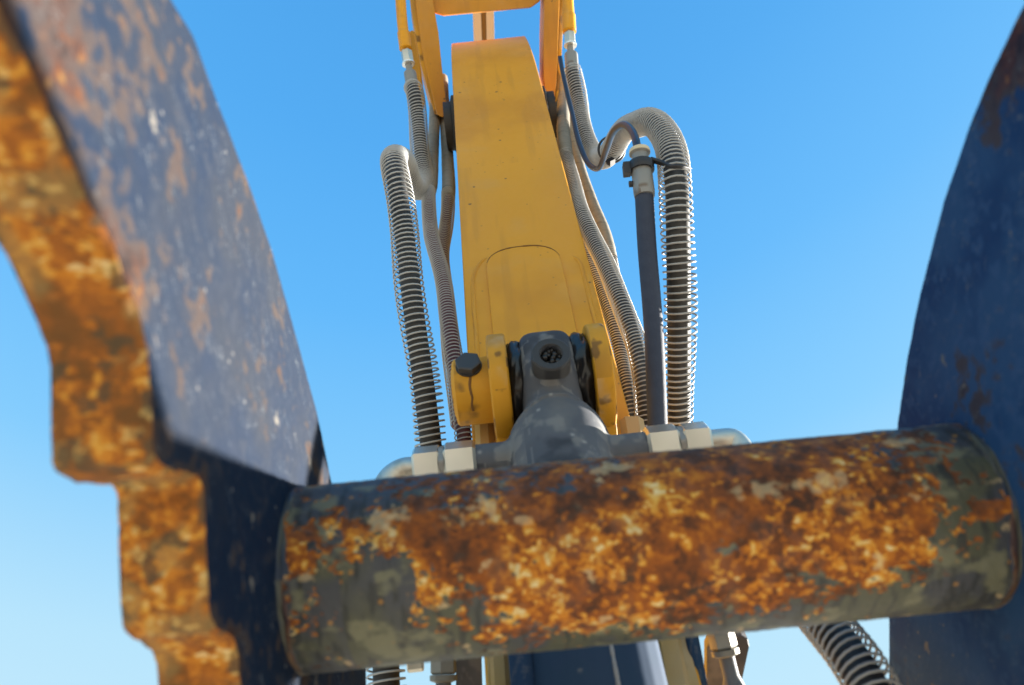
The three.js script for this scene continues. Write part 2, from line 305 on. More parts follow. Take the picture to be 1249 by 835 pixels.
{
  const s = new THREE.Shape(), aB = .25;
  s.moveTo(uLow, 0); s.lineTo(uBend, 0);
  let r2 = .05; for (; r2 < 1.6; r2 += .004) { const e = A(0, uBend + r2 * Math.sin(aB), -r2 * (1 - Math.cos(aB))).sub(EYE); if (H / 2 - F * e.dot(CU) / e.dot(FWD) < 48.5) break; }
  for (let i = 1; i <= 14; i++) { const t = aB * i / 14; s.lineTo(uBend + r2 * Math.sin(t), -r2 * (1 - Math.cos(t))); }
  s.lineTo(uBend + r2 * Math.sin(aB) - .03, -.28); s.lineTo(uLow, -.28); s.closePath();
  const g = extrude(s, WA, .004); g.translate(0, 0, -WA / 2); g.applyMatrix4(PROFILE);
  part('box_section', boxUV(toCreasedNormals(g, .45)).applyMatrix4(ARM), yellow, arm);

  // raised pad with an arched top, pressed round the cylinder mount
  const pl = onArm(597, 365), pr = onArm(693, 357), pt = onArm(643, 303), pb = onArm(650, 470);
  const sh = new THREE.Shape(), hw = (pr.x - pl.x) / 2, cx = (pl.x + pr.x) / 2, rr = hw * .93;
  sh.moveTo(cx - hw, pb.y); sh.lineTo(cx - hw, pt.y - rr);
  for (let i = 0; i <= 24; i++) { const t = Math.PI * (1 - i / 24); sh.lineTo(cx + hw * Math.sign(Math.cos(t)) * Math.pow(Math.abs(Math.cos(t)), .8), pt.y - rr + rr * Math.pow(Math.sin(t), .8)); }
  sh.lineTo(cx + hw, pb.y); sh.closePath();
  const pg = new THREE.ExtrudeGeometry(sh, { depth: .0035, bevelEnabled: true, bevelThickness: .0022, bevelSize: .0018, bevelOffset: -.0018, bevelSegments: 3, curveSegments: 24 });
  pg.translate(0, 0, -.0005); part('arched_pad', boxUV(pg).applyMatrix4(ARM), yellow, arm);
  { const pts = []; for (let i = 2; i <= 22; i++) { const t = Math.PI * (1 - i / 24); pts.push(A(cx + (hw + .0002) * Math.sign(Math.cos(t)) * Math.pow(Math.abs(Math.cos(t)), .8), pt.y - rr + (rr + .0008) * Math.pow(Math.sin(t), .8), .0052)); }
    const p = path(pts, .003); part('crease_line', tube(p, (s2) => .0004 + .0011 * ss(0, .05, s2) * ss(p.L, p.L - .05, s2) * (.35 + .5 * noise(s2 * 160, 3, 4)), 0, p.L, 8, .003, 1), plain(.20, .095, .018, .8), arm, 'brown dirt in the arched crease'); }
  // shallow weld beads down both edges of the mount plate
  const bead = (list, r) => { const pts = list.map(([x, y]) => { const q = onArm(x, y); return A(q.x, q.y, -r * .62); }), p = path(pts, .006); return tube(p, (s2) => r * (1 + .12 * noise(s2 * 300, r * 1e4, 5)) * ss(0, .03, s2) + 1e-4, 0, p.L, 14, .004, 1); };
  part('weld_bead', bead([[604, 309], [588, 318], [578, 336], [578, 372], [581, 410], [583, 450]], .0042), yellow, arm);
  part('weld_bead', bead([[690, 306], [706, 318], [714, 342], [722, 376], [731, 410], [740, 450]], .0042), yellow, arm);
}
// pin that carries the cylinder
const NP = .062, pinC = onArm(669, 467, NP), PIN = (dx, du = 0, dn = 0) => A(pinC.x + dx, pinC.y + du, NP + dn);
const LUG_R = .066;
function lugGeo(x0, x1) {
  const s = new THREE.Shape(), u0 = pinC.y, b = -.004;
  s.moveTo(u0 - .10, b);
  s.lineTo(u0 - .088, .012); s.lineTo(u0 - LUG_R * .93, NP - .020);
  for (let i = 0; i <= 26; i++) { const t = Math.PI + .30 - (Math.PI + .75) * i / 26; s.lineTo(u0 + LUG_R * Math.cos(t), NP + LUG_R * Math.sin(t)); }
  s.lineTo(u0 + .098, .010); s.quadraticCurveTo(u0 + .115, .001, u0 + .135, b); s.closePath();
  const g = extrude(s, x1 - x0, .004); g.translate(0, 0, x0); g.applyMatrix4(PROFILE); return boxUV(toCreasedNormals(g, .5), 2).applyMatrix4(ARM);
}
const lx0 = onArm(597, 468, NP + .05).x, lx1 = onArm(622, 466, NP + .05).x, rx0 = onArm(727, 462, NP + .05).x, rx1 = onArm(752, 460, NP + .05).x;
const lug = part('lug', lugGeo(lx0, lx1), worn, arm);
const lug2 = part('lug', lugGeo(rx0, rx1), worn, arm);
{ // collar of the pin on the left, with its lock bolt
  const cl = onArm(553, 474, NP).x, R = .0405, g = turned([[0, 0], [R - .012, 0], [R - .010, .002], [R - .003, .002], [R, .005], [R, lx0 - cl + .002], [0, lx0 - cl + .002]], A(cl, pinC.y, NP), AX, 48);
  const collar = part('pin_collar', g, worn, arm, 'yellow pin collar with a rust run below its bolt');
  const dir = AN.clone().addScaledVector(AU, -.05).normalize(), bx = onArm(572, 450, NP + R).x;
  part('bolt', mergeGeometries([turned(nutProfile(.0158, .0105), A(bx, pinC.y, NP + R - .0005), dir, 6, true, .25), turned([[0, 0], [.0158, 0], [.0158, .0022], [0, .0022]], A(bx, pinC.y, NP + R - .0012), dir, 24)]), boltBlack, collar);
  part('rust_run', (() => { // thin crust of rust that ran down the collar
    const pts = []; for (let i = 0; i <= 10; i++) { const t = .25 + i * .115; pts.push(A(bx + .0007 * Math.sin(i * 1.3), pinC.y - R * Math.sin(t), NP + R * Math.cos(t) - .0006)); }
    const p = path(pts, .002); return tube(p, (s2, th) => (.0028 + .0016 * noise(s2 * 200, th, 3)) * (1 - .35 * s2 / p.L) * (Math.abs(Math.cos(th)) * .9 + .25) * .5, 0, p.L, 10, .002, 1);
  })(), plain(.16, .075, .018, .85), collar);
  // ridges of the lower arm on both sides of the barrel
  const strip = (a, b, w, h) => { const p = onArm(...a), q = onArm(...b), dx = q.x - p.x, du = q.y - p.y; const s = new THREE.Shape(); s.moveTo(-w / 2 - h, 0); s.lineTo(-w / 2, h); s.lineTo(w / 2, h); s.lineTo(w / 2 + h, 0); s.lineTo(w / 2 + h, -.002); s.lineTo(-w / 2 - h, -.002); s.closePath(); const L = Math.hypot(dx, du), g2 = new THREE.ExtrudeGeometry(s, { depth: L, bevelEnabled: false }); g2.rotateX(Math.PI / 2); g2.rotateZ(Math.atan2(dx, -du)); g2.translate(p.x, p.y, 0); return boxUV(g2).applyMatrix4(ARM); };
  { const q = [[590, 560], [757, 560], [852, 985], [610, 985]].map(([x, y]) => { const o = onArm(x, y); return o; }), sh = new THREE.Shape(); const xs = WA / 2 - .004, u1 = q[0].y;
    sh.moveTo(-xs, uLow + .01); sh.lineTo(xs, uLow + .01); sh.lineTo(xs, u1); sh.lineTo(-xs, u1); sh.closePath();
    const g2 = new THREE.ExtrudeGeometry(sh, { depth: .002, bevelEnabled: true, bevelThickness: .001, bevelSize: .001, bevelSegments: 2 }); part('wear_plate', boxUV(g2, 2).applyMatrix4(ARM), dusty, arm, 'dust covered tan plate on the lower arm'); }
  part('stiffener', strip([590, 512], [620, 980], .010, .007), dusty, arm);
  part('stiffener', strip([770, 512], [848, 980], .016, .007), dusty, arm);
}

// ------------------------------------------------------------------ hydraulic cylinder hung from the lugs
const cyl = thing('hydraulic_cylinder', 'dark grey hydraulic cylinder pinned between the yellow lugs, hose ports at both sides', 'hydraulic cylinder', A(pinC.x, -.4, NP));
const portU = onArm(688, 552, NP).y - pinC.y;
{
  const bossDir = V(.02, -.22, .975).normalize(), bu = -.024, EW = .032;
  const cap = (p, ax, r, lo, hi) => { const h = p.dot(ax), rad = Math.sqrt(Math.max(0, p.lengthSq() - h * h)), q = Math.max(lo - h, h - hi), w = rad - r; return Math.min(Math.max(w, q), 0) + Math.hypot(Math.max(w, 0), Math.max(q, 0)); };
  const X = V(1, 0, 0), sdf = (x, u, n) => {
    const p = V(x, u, n);
    const eye = smax(Math.hypot(u, n) - .063, Math.abs(x) - EW, .02);                               // the eye round the pin
    const tt = clamp((-u - .035) / .085), rx = mix(.033, .0550, ss(.18, .80, tt)), rn = mix(.050, .0575, ss(0, 1, tt)), k = Math.hypot(x / rx, n / rn);
    let shoulder = (k - 1) * Math.min(rx, rn); shoulder = smax(shoulder, u + .012, .02);
    let d = smin(eye, shoulder, .014);
    const rim = Math.max(Math.abs(u + .088 - .5 * (n - .03)) - .0018, (k - 1) * rx - .0020); d = smin(d, rim, .003);
    const q = V(x, u - bu, n); d = smin(d, cap(q, bossDir, .0215, .02, .086), .012);                 // grease boss
    const port = Math.max(Math.hypot(u - portU + (x > 0 ? .008 : 0), n) - .0195, Math.abs(x) - .096); d = smin(d, port, .007);
    d = smax(d, -cap(q, bossDir, .0125, .074, .2), .003);
    return d;
  };
  const g = field([-.125, -.30, -.085], [.125, .085, .105], 132, sdf);
  g.applyMatrix4(new THREE.Matrix4().makeTranslation(pinC.x, pinC.y, NP)); g.applyMatrix4(ARM);
  const body = part('cylinder_head', g, cast, cyl, 'dusty grey cast cylinder head with a round grease boss');
  const bd = bossDir.clone().transformDirection(ARM), bc = PIN(0, bu + bossDir.y * .0, bossDir.z * .0);
  part('grease_boss', turned([[.0125, .0862], [.0135, .0875], [.0205, .0875], [.0222, .0858], [.0222, .060], [.020, .058]], bc, bd, 40), plain(.030, .031, .034, .6), body);
  const lumps = []; for (let i = 0; i < 15; i++) { const t = rnd() * 6.28, r = .0095 * Math.sqrt(rnd()), b = new THREE.IcosahedronGeometry(.0022 + .0026 * rnd(), 1); b.scale(1, 1 + rnd(), 1); b.rotateX(rnd() * 3); b.rotateZ(rnd() * 3); const q = bc.clone().addScaledVector(bd, .077 + .003 * rnd()).addScaledVector(AX, r * Math.cos(t)).addScaledVector(AU, r * Math.sin(t)); b.translate(q.x, q.y, q.z); lumps.push(b); }
  part('grease_clot', boxUV(mergeGeometries(lumps.map((b) => { b.deleteAttribute('uv'); return b; }))), grease, body);

  // barrel below
  const b0 = PIN(0, -.27), prof = [[0, 0], [.057, 0], [.0590, .004], [.0590, .03], [.0575, .036], [.0575, .80], [0, .80]];
  const barrel = part('barrel', turned(prof, b0, AU.clone().negate(), 64), barrelPaint, cyl, 'dark blue painted barrel with speckled dust');
  const beadPath = (x, n2) => path([PIN(x, -.26, n2), PIN(x, -.4, n2), PIN(x, -.6, n2), PIN(x, -.85, n2)], .01);
  const sx = .011, sn = Math.sqrt(.0575 ** 2 - sx ** 2);
  part('weld_seam', tube(beadPath(sx, sn - .0004), (s2) => .0016 + .0006 * noise(s2 * 500, 0, 3), .02, .55, 8, .002, 1), plain(.30, .30, .29, .55, .2), barrel);
  part('side_pipe', tube(path([PIN(-.062, -.20, .012), PIN(-.062, -.4, .012), PIN(-.062, -.6, .012), PIN(-.062, -.85, .012)]), .0125), barrelPaint, cyl);
  // port nuts and elbows, left then right
  for (const s of [-1, 1]) {
    const dir = AX.clone().multiplyScalar(s), at = (d) => PIN(s * d, portU - (s > 0 ? .008 : 0)), spin = s > 0 ? .0 : 0;
    const nutA = turned(nutProfile(.0258, .036), V(0, 0, 0), V(0, 1, 0), 6, true), nutB = turned(nutProfile(.0245, .031), V(0, 0, 0), V(0, 1, 0), 6, true);
    const put = (g2, p) => { g2.applyMatrix4(new THREE.Matrix4().makeBasis(AU.clone().multiplyScalar(-s), dir, AN)); g2.translate(p.x, p.y, p.z); return g2; };
    const a0 = s < 0 ? .092 : .094, nut = part('hex_nut', put(nutA, at(a0)), zinc, cyl);
    part('collar', turned([[0, 0], [.0215, 0], [.0215, .006], [0, .006]], at(a0 + .035), dir), ferruleMat, nut);
    part('hex_nut', put(nutB, at(a0 + .039)), zinc, cyl);
    const e = a0 + .070, p = path([at(e - .01), at(e), at(e + .012), PIN(s * (e + .026), portU - .008, -.002), PIN(s * (e + .033), portU - .024, -.004), PIN(s * (e + .034), portU - .07, -.004)], .002);
    part('elbow', tube(p, .0138, 0, p.L, 24, .003), mat(zincTex, .0003, { metalness: .75, color: new THREE.Color().setRGB(.8, .8, .8) }), cyl);
  }
}
{ // black grease squeezed out between lugs and cylinder head
  const disc = (x0, x1, r, s) => {
    const pos = [], uv = [], idx = [], n = 60, m = 12;
    for (let i = 0; i <= m; i++) for (let j = 0; j <= n; j++) {
      const t = j / n * 2 * Math.PI, x = mix(x0, x1, i / m), e = Math.sin(Math.PI * clamp(i / m, .02, .98));
      const rr = r * (.80 + .20 * Math.pow(e, .4)) + .010 * (fbm(Math.cos(t) * 3 + 5, Math.sin(t) * 3 + x * 140, s, 4) - .5) + .004 * (noise(t * 9, x * 300, s) - .5);
      const p = PIN(x, rr * Math.cos(t), rr * Math.sin(t)); pos.push(p.x, p.y, p.z); uv.push(j / n, i / m);
    }
    for (let i = 0; i < m; i++) for (let j = 0; j < n; j++) { const a = i * (n + 1) + j, b = a + n + 1; idx.push(a, b, a + 1, b, b + 1, a + 1); }
    return geoFrom(pos, uv, idx);
  };
  part('grease_smear', disc(lx1 - pinC.x - .002, -.027, .055, 91), grease, arm, 'black grease squeezed out of the left joint');
  part('grease_smear', disc(.027, rx0 - pinC.x + .002, .058, 92), grease, arm, 'black grease squeezed out of the right joint');
}

// ------------------------------------------------------------------ boom fork above
const BACK = V(0, Math.sin(1.2), -Math.cos(1.2));
const forkPaint = mat(yellowTex, .0006, { specularIntensity: .5, color: new THREE.Color().setRGB(.80, .74, .85) });
const boom = thing('excavator_boom', 'yellow boom fork straddling the arm top, joined by a cross plate', 'excavator boom', pix(600, 140, 2.06));
{
  const dB = (y) => 1.98 + (140 - y) * .0009, poly = (list, dd = 0) => list.map(([x, y]) => pix(x, y, dB(y) + dd));
  part('fork_plate', prism(poly([[500, -70], [520, -70], [528, 0], [535, 40], [539, 80], [544.5, 128], [544.5, 139], [540, 143], [533.5, 140], [517, 72], [509, 20]]), BACK.clone().multiplyScalar(.16).add(V(-.028, 0, 0)), .003), forkPaint, boom);
  part('fork_plate', prism(poly([[684, -70], [664, -70], [664, 0], [663, 40], [663, 95], [668, 126], [671, 131], [676, 130], [679, 95], [682, 20], [683, -10]]), BACK.clone().multiplyScalar(.16), .003), forkPaint, boom);
  part('edge_strip', prism(poly([[493, -70], [499, -70], [509, 20], [517, 72], [533, 139], [530, 139], [513, 78], [501.5, 10]], .012), BACK.clone().multiplyScalar(.13), .001), worn, boom);
  part('edge_strip', prism(poly([[690, -70], [684, -70], [682.5, 20], [679.5, 95], [677, 126], [680, 122], [684, 95], [687, 20]], .012), BACK.clone().multiplyScalar(.13), .001), worn, boom);
  part('box_section', prism(poly([[500, -90], [684, -90], [700, -900], [480, -900]], .02), V(0, .28, -.06), .006), forkPaint, boom);
  part('cross_plate', prism(poly([[505, -80], [505, -8], [522, 2], [530, 16], [540, 19], [648, 9], [658, 2], [663, -10], [680, -20], [680, -80]], .035), BACK.clone().multiplyScalar(.06), .004), forkPaint, boom);
  // dark pivot bosses between fork and arm
  const pu = onArm(600, 108).y - .01;
  for (const s of [-1, 1]) { const p = A(s > 0 ? WA / 2 - .004 : -WA / 2 + .004, pu, -.075); part('pivot_boss', turned([[0, 0], [.068, 0], [.068, .010], [.055, .014], [.055, .030], [0, .030]], p, AX.clone().multiplyScalar(s), 40), plain(.020, .017, .015, .6), boom); }
  part('grease_fitting', turned([[0, 0], [.004, 0], [.004, .008], [.0022, .010], [.0032, .014], [0, .016]], pix(544, 139, 1.95), AX, 16), zinc, boom);
}
const post = thing('boom_post', 'pale slotted upright seen in the gap behind the arm top', 'steel post', pix(590, 60, 2.6));
{
  const d = 2.6, up = (a, b, y0, y1, w) => [pix(a, y0, d), pix(a + w, y0, d), pix(b + w, y1, d), pix(b, y1, d)];
  part('flange', prism(up(574.5, 580.5, -40, 120, 10), BACK.clone().multiplyScalar(.04), .002), tan, post);
  part('flange', prism(up(592, 595, -40, 120, 9.5), BACK.clone().multiplyScalar(.04), .002), tan, post);
  part('web', prism(up(584, 588.5, -40, 120, 8.5).map((p) => p.addScaledVector(BACK, .012)), BACK.clone().multiplyScalar(.02)), brown, post);
}
function steelPipe(name, label, list, r, group, brown2) {
  const p = path(list), o = thing(name, label, 'steel pipe', p.P[p.n], group), q = p.at(p.L);
  part('pipe', tube(p, (s) => s > p.L - .045 ? r * 1.18 : r, 0, p.L, 24, .004, 1), yellow, o); return [o, q];
}
function fitting(p, dir, nutR, nutH, ferr, parent) {
  const g = []; let c = p.clone();
  const nut = part('hex_nut', turned(nutProfile(nutR, nutH), c, dir, 6, true, .4), zinc, parent);
  part('lock_clip', turned([[nutR * .6, nutH * .95], [nutR * 1.1, nutH], [nutR * 1.1, nutH + .004], [nutR * .6, nutH + .005]], c, dir, 20), plain(.8, .8, .78, .3, .8), nut);
  c = c.clone().addScaledVector(dir, nutH);
  part('ferrule', turned([[0, 0], [ferr * .52, 0], [ferr * .52, .02], [ferr * .95, .026], [ferr, .03], [ferr, .085], [0, .085]], c, dir, 28), ferruleMat, parent);
  return c.addScaledVector(dir, .07);
}
const [pipeL, qL] = steelPipe('supply_pipe', 'yellow hydraulic pipe beside the left fork plate, ending in a zinc nut', [[484, -80, 1.93], [488, -10, 1.92], [491, 30, 1.90], [495, 60, 1.885]], .0125, 'hydraulic pipes down the boom');
const [pipeR, qR] = steelPipe('supply_pipe', 'yellow hydraulic pipe beside the right fork plate, ending in a zinc nut', [[691, -80, 1.92], [692, -10, 1.90], [693.5, 20, 1.885], [694.5, 39, 1.875]], .0135, 'hydraulic pipes down the boom');
{
  const b = thing('pipe_bracket', 'narrow brownish yellow bracket strip between left pipe and fork plate', 'bracket', pix(516, 132, 1.9));
  part('strip', prism([[498, 40], [502, 37], [505, 40], [511, 80], [517, 126], [515.5, 133], [512, 130], [503, 84]].map(([x, y]) => pix(x, y, 1.91 + (132 - y) * .0004)), BACK.clone().multiplyScalar(.05), .002), worn, b);
}

// ------------------------------------------------------------------ hoses
function hose(label, list, { inner, guard, pitch, from = 0, to = 1, core = rubber, wire = coilGrey, wr = .0013, wa = .0015, sleeveTo = 0, sleeveR, ferr, group = 'coil guarded hydraulic hoses' }) {
  const p = path(list), o = thing('hydraulic_hose', label, 'hose', p.P[p.n], group);
  part('hose', tube(p, inner, 0, p.L, 20, .006, .1), core, o);
  if (guard) part('coil_guard', coil(p, guard, pitch, from * p.L, to * p.L, wr, wa), wire, o);
  if (sleeveTo) part('sleeve', tube(p, (s, th) => sleeveR * (1 + .05 * (fbm(s * 90, Math.cos(th) * 1.5, 5, 3) - .5)) * (s > sleeveTo * p.L - .03 ? .97 : 1), .002, sleeveTo * p.L, 22, .005, .12), sleeve, o);
  return [o, p];
}
const eL = fitting(pix(495.5, 62, 1.883), pix(502, 100, 1.86).sub(pix(495.5, 62, 1.883)).normalize(), .0135, .033, .0145, pipeL);
const eR = fitting(pix(694.6, 40, 1.873), pix(698, 90, 1.84).sub(pix(694.6, 40, 1.873)).normalize(), .0135, .032, .0155, pipeR);

const [bigL, pBL] = hose('thick coil guarded hose looping over left of the arm, nearest the left sky', [eL, [505, 112, 1.82], [510, 150, 1.78], [514, 190, 1.73], [517, 218, 1.66], [512, 232, 1.57], [500, 216, 1.46], [489, 196, 1.36], [483, 191, 1.27], [482, 208, 1.20], [487, 245, 1.16], [495, 300, 1.12], [506, 390, 1.07], [517, 470, 1.045], [526, 545, 1.03], [534, 620, 1.02]],
  { inner: .0138, guard: .0198, pitch: .0083, wr: .0011, wa: .0013 });
const [bigR, pBR] = hose('thick coil guarded hose arching over right of the arm down to the fittings', [eR, [704, 118, 1.80], [709, 146, 1.75], [717, 174, 1.68], [727, 193, 1.60], [738, 193, 1.52], [748, 179, 1.44], [758, 163, 1.36], [772, 152, 1.28], [790, 149, 1.19], [806, 160, 1.11], [819, 186, 1.04], [825, 225, 1.0], [827, 300, .985], [828, 400, 1.0], [828, 500, 1.03], [828, 600, 1.06]],
  { inner: .0145, guard: .0198, pitch: .0083, wr: .0011, wa: .0013 });
hose('dusty sleeved hose left of the arm, second from the left sky', [[531, 95, 2.24], [530, 145, 2.02], [528, 185, 1.84], [526, 222, 1.66], [522, 250, 1.50], [526, 282, 1.42], [535, 320, 1.32], [543, 360, 1.24], [550, 405, 1.17], [556, 450, 1.12], [563, 500, 1.07], [569, 570, 1.03]],
  { inner: .0095, guard: .0128, pitch: .0066, from: .50, core: redRubber, sleeveTo: .51, sleeveR: .0138, wr: .0009, wa: .0009 });
hose('dusty sleeved hose squeezed closest against the arm left edge', [[540, 95, 2.26], [543, 145, 2.04], [546, 195, 1.84], [547, 240, 1.60], [543, 280, 1.50], [540, 315, 1.42], [543, 360, 1.34], [548, 410, 1.27], [554, 460, 1.2], [560, 520, 1.14]],
  { inner: .010, guard: .0128, pitch: .0066, from: .55, core: redRubber, wire: coilTan, sleeveTo: .57, sleeveR: .0140, wr: .0009, wa: .0009 });
hose('grey sleeved hose right of the arm that turns into the outer coil', [[684, 88, 2.26], [687, 125, 1.98], [688, 170, 1.68], [695, 212, 1.56], [705, 248, 1.45], [723, 290, 1.34], [743, 335, 1.25], [763, 380, 1.17], [777, 425, 1.11], [785, 470, 1.07], [789, 520, 1.04], [792, 580, 1.02]],
  { inner: .0108, guard: .0150, pitch: .0066, from: .47, core: rubber, sleeveTo: .48, sleeveR: .0145, wr: .0009, wa: .0009 });
hose('coil guarded hose hugging the arm right edge, mostly behind it', [[672, 95, 2.24], [677, 150, 1.97], [684, 205, 1.72], [696, 262, 1.58], [708, 298, 1.47], [727, 340, 1.36], [745, 386, 1.26], [757, 430, 1.18], [766, 480, 1.10], [771, 530, 1.06], [774, 590, 1.03]],
  { inner: .0098, guard: .0132, pitch: .0066, core: rubber, wr: .0009, wa: .0009 });
hose('plain grey sleeved hose behind the others at right, bulging towards the sky', [[690, 95, 2.26], [697, 150, 1.95], [706, 204, 1.72], [722, 250, 1.60], [736, 284, 1.52], [744, 315, 1.45], [750, 350, 1.38], [760, 400, 1.30], [770, 460, 1.22], [776, 520, 1.16]],
  { inner: .010, guard: .0132, pitch: .0066, from: .70, core: rubber, sleeveTo: .72, sleeveR: .0138, wr: .0009, wa: .0009 });
hose('coil guarded hose crossing the bottom right corner against bright sky', [PIN(.198, portU - .072, -.004), [918, 640, .90], [950, 690, .82], [987, 735, .735], [1013, 768, .675], [1038, 802, .64], [1062, 842, .61], [1090, 900, .575]],
  { inner: .0145, guard: .0198, pitch: .0083, wr: .0011, wa: .0013 });
hose('coil guarded hose showing below the rusty tube at bottom left', [PIN(-.195, portU - .065, -.004), [474, 660, .95], [471, 740, .91], [471, 810, .88], [472, 850, .865], [474, 900, .85]],
  { inner: .0145, guard: .0205, pitch: .0083, wr: .0011, wa: .0013 });

// thin blue tube strapped along the right loop into the thick blue hose
{
  const pT = path([[683, 70, 1.82], [687, 93, 1.78], [697, 135, 1.70], [707, 176, 1.60], [718, 200, 1.53], [730, 205, 1.46], [739, 184, 1.38], [748, 161, 1.28], [760, 152, 1.19], [771, 160, 1.11], [777, 178, 1.05], [779, 200, 1.02]]);
  const o = thing('drain_tube', 'thin glossy dark blue tube strapped to the right loop, entering a clamped end', 'tube', pT.P[pT.n]);
  part('tube', tube(pT, .0052, 0, pT.L, 16, .005), blueTube, o);
  const p = path([[780, 185, 1.02], [785, 230, 1.0], [789, 300, .985], [797, 400, .965], [802, 521, .945], [806, 620, .94]]);
  const h = thing('return_hose', 'smooth thick dark blue hose beside the right coil, clamped at its top', 'hose', p.P[p.n]);
  part('hose', tube(p, .0116, .030, p.L, 28, .01, .2), blueSleeve, h);
  const q = p.at(0), dir = p.at(.05).p.sub(q.p).normalize();
  const f = part('ferrule', turned([[.0062, 0], [.0125, -.001], [.0130, .003], [.0105, .005], [.0105, .018], [.0128, .022], [.0132, .060], [.0125, .066], [0, .066]], q.p, dir, 36), ferruleMat, h);
  part('end_cap', turned([[.0058, -.0025], [.0128, -.0025], [.0134, .0], [.0134, .0028], [.0105, .0035]], q.p, dir, 36), plain(.62, .52, .34, .5), f);
  const cl = part('hose_clamp', turned([[.0130, .017], [.0158, .017], [.0162, .019], [.0162, .027], [.0158, .029], [.0130, .029]], q.p, dir, 36), blackPlastic, h);
  const side = AX.clone().negate(), b = new THREE.BoxGeometry(.009, .016, .012); b.applyMatrix4(new THREE.Matrix4().makeBasis(AX, dir.clone().negate(), AX.clone().cross(dir.clone().negate()).normalize())); const bp = q.p.clone().addScaledVector(dir, .024).addScaledVector(side, .0185); b.translate(bp.x, bp.y, bp.z);
  part('clamp_block', boxUV(b), blackPlastic, cl);
  const b2 = turned([[0, 0], [.004, 0], [.004, .005], [0, .005]], q.p.clone().addScaledVector(dir, .046).addScaledVector(side, .0125), side, 12); part('screw', b2, blackPlastic, f);
  // tie that reaches over to the coil
  const tp = path([q.p.clone().addScaledVector(dir, .015).addScaledVector(AX, .012).addScaledVector(FWD, -.006), pix(808, 199, 1.0), pix(818, 203, .985), pix(829, 203, .982), pix(842, 206, .995)]);
  part('strap', tube(tp, (s, th) => .0042 * (.45 + .55 * Math.abs(Math.sin(th))) * (1 - .5 * s / tp.L), 0, tp.L, 12, .004), blackPlastic, h);
  // cable tie round the dip of the loop
  const tie = thing('cable_tie', 'black cable tie binding the blue tube to the right loop', 'cable tie', pix(745, 196, 1.46));
  const c = pBR; let best = 0, bd = 1e9; for (let i = 0; i <= c.n; i++) { const d = c.P[i].distanceTo(pix(746, 181, 1.455)); if (d < bd) { bd = d; best = i; } }
  const ring = new THREE.TorusGeometry(.0238, .0022, 8, 40); ring.applyQuaternion(new THREE.Quaternion().setFromUnitVectors(V(0, 0, 1), c.t[best])); ring.translate(c.P[best].x, c.P[best].y, c.P[best].z); part('band', ring, blackPlastic, tie);
  const hb = new THREE.BoxGeometry(.012, .010, .010); hb.rotateZ(.6); const hp = pix(745, 197, 1.43); hb.translate(hp.x, hp.y, hp.z); part('head', boxUV(hb), blackPlastic, tie);
  const tail = path([pix(746, 197, 1.43), pix(754, 193, 1.43), pix(762, 184, 1.45), pix(764, 178, 1.47)]); part('tail', tube(tail, .0014, 0, tail.L, 8), blackPlastic, tie);
}

// fittings that show under the rusty tube
{
  const dullZinc = mat(zincTex, .0003, { metalness: .5, roughness: 1.6, color: new THREE.Color().setRGB(.42, .42, .42) }), stemMat = plain(.13, .14, .155, .65, .2);
  const mk = (label, top, low, d0, d1, r) => {
    const a = pix(...top, d0), b = pix(...low, d1), dir = b.clone().sub(a).normalize(), o = thing('hose_fitting', label, 'hose fitting', b, 'hose fittings under the rusty tube');
    part('hex_nut', turned(nutProfile(r, .026), a, dir, 6, true, .35), dullZinc, o);
    part('collar', turned([[0, 0], [r * 1.02, 0], [r * 1.02, .005], [r * .6, .007], [0, .007]], a.clone().addScaledVector(dir, .0262), dir, 28), dullZinc, o);
    part('stem', turned([[0, 0], [r * .58, 0], [r * .58, .02], [r * .82, .030], [r * 1.02, .036], [r * 1.05, .12], [0, .12]], a.clone().addScaledVector(dir, .03), dir, 28), stemMat, o);
    return o;
  };
  const l = mk('zinc hose fitting under the rusty tube, left of the barrel', [541, 788], [541, 860], .80, .78, .0132);
  part('adapter', turned(nutProfile(.0065, .016), pix(497, 812, .80), AX, 6, true), zinc, l);
  const r = mk('zinc hose fitting under the rusty tube, right of the barrel', [875, 757], [898, 850], .78, .76, .0130);
  const br = (label, pts, d) => { const o = thing('mounting_bracket', label, 'bracket', pix(...pts[0], d)); part('plate', prism(pts.map(([x, y]) => pix(x, y, d)), BACK.clone().multiplyScalar(.012), .001), darkSteel, o); return o; };
  br('dark steel bracket plate behind the right fitting, rounded upper corner', [[862, 900], [862, 790], [868, 776], [905, 775], [912, 779], [914, 788], [905, 830], [890, 900]], .83);
  br('dark brown bracket plate between left fitting and arm', [[556, 900], [556, 806], [562, 800], [587, 796], [590, 900]], .83);
  const p = path([[835, 700, .79], [841, 760, .78], [850, 810, .765], [866, 900, .75]]), o = thing('steel_pipe', 'thin dark blue pipe running along the arm right edge below the tube', 'steel pipe', p.P[p.n]); part('pipe', tube(p, .0065, 0, p.L, 20, .01), barrelPaint, o);
}

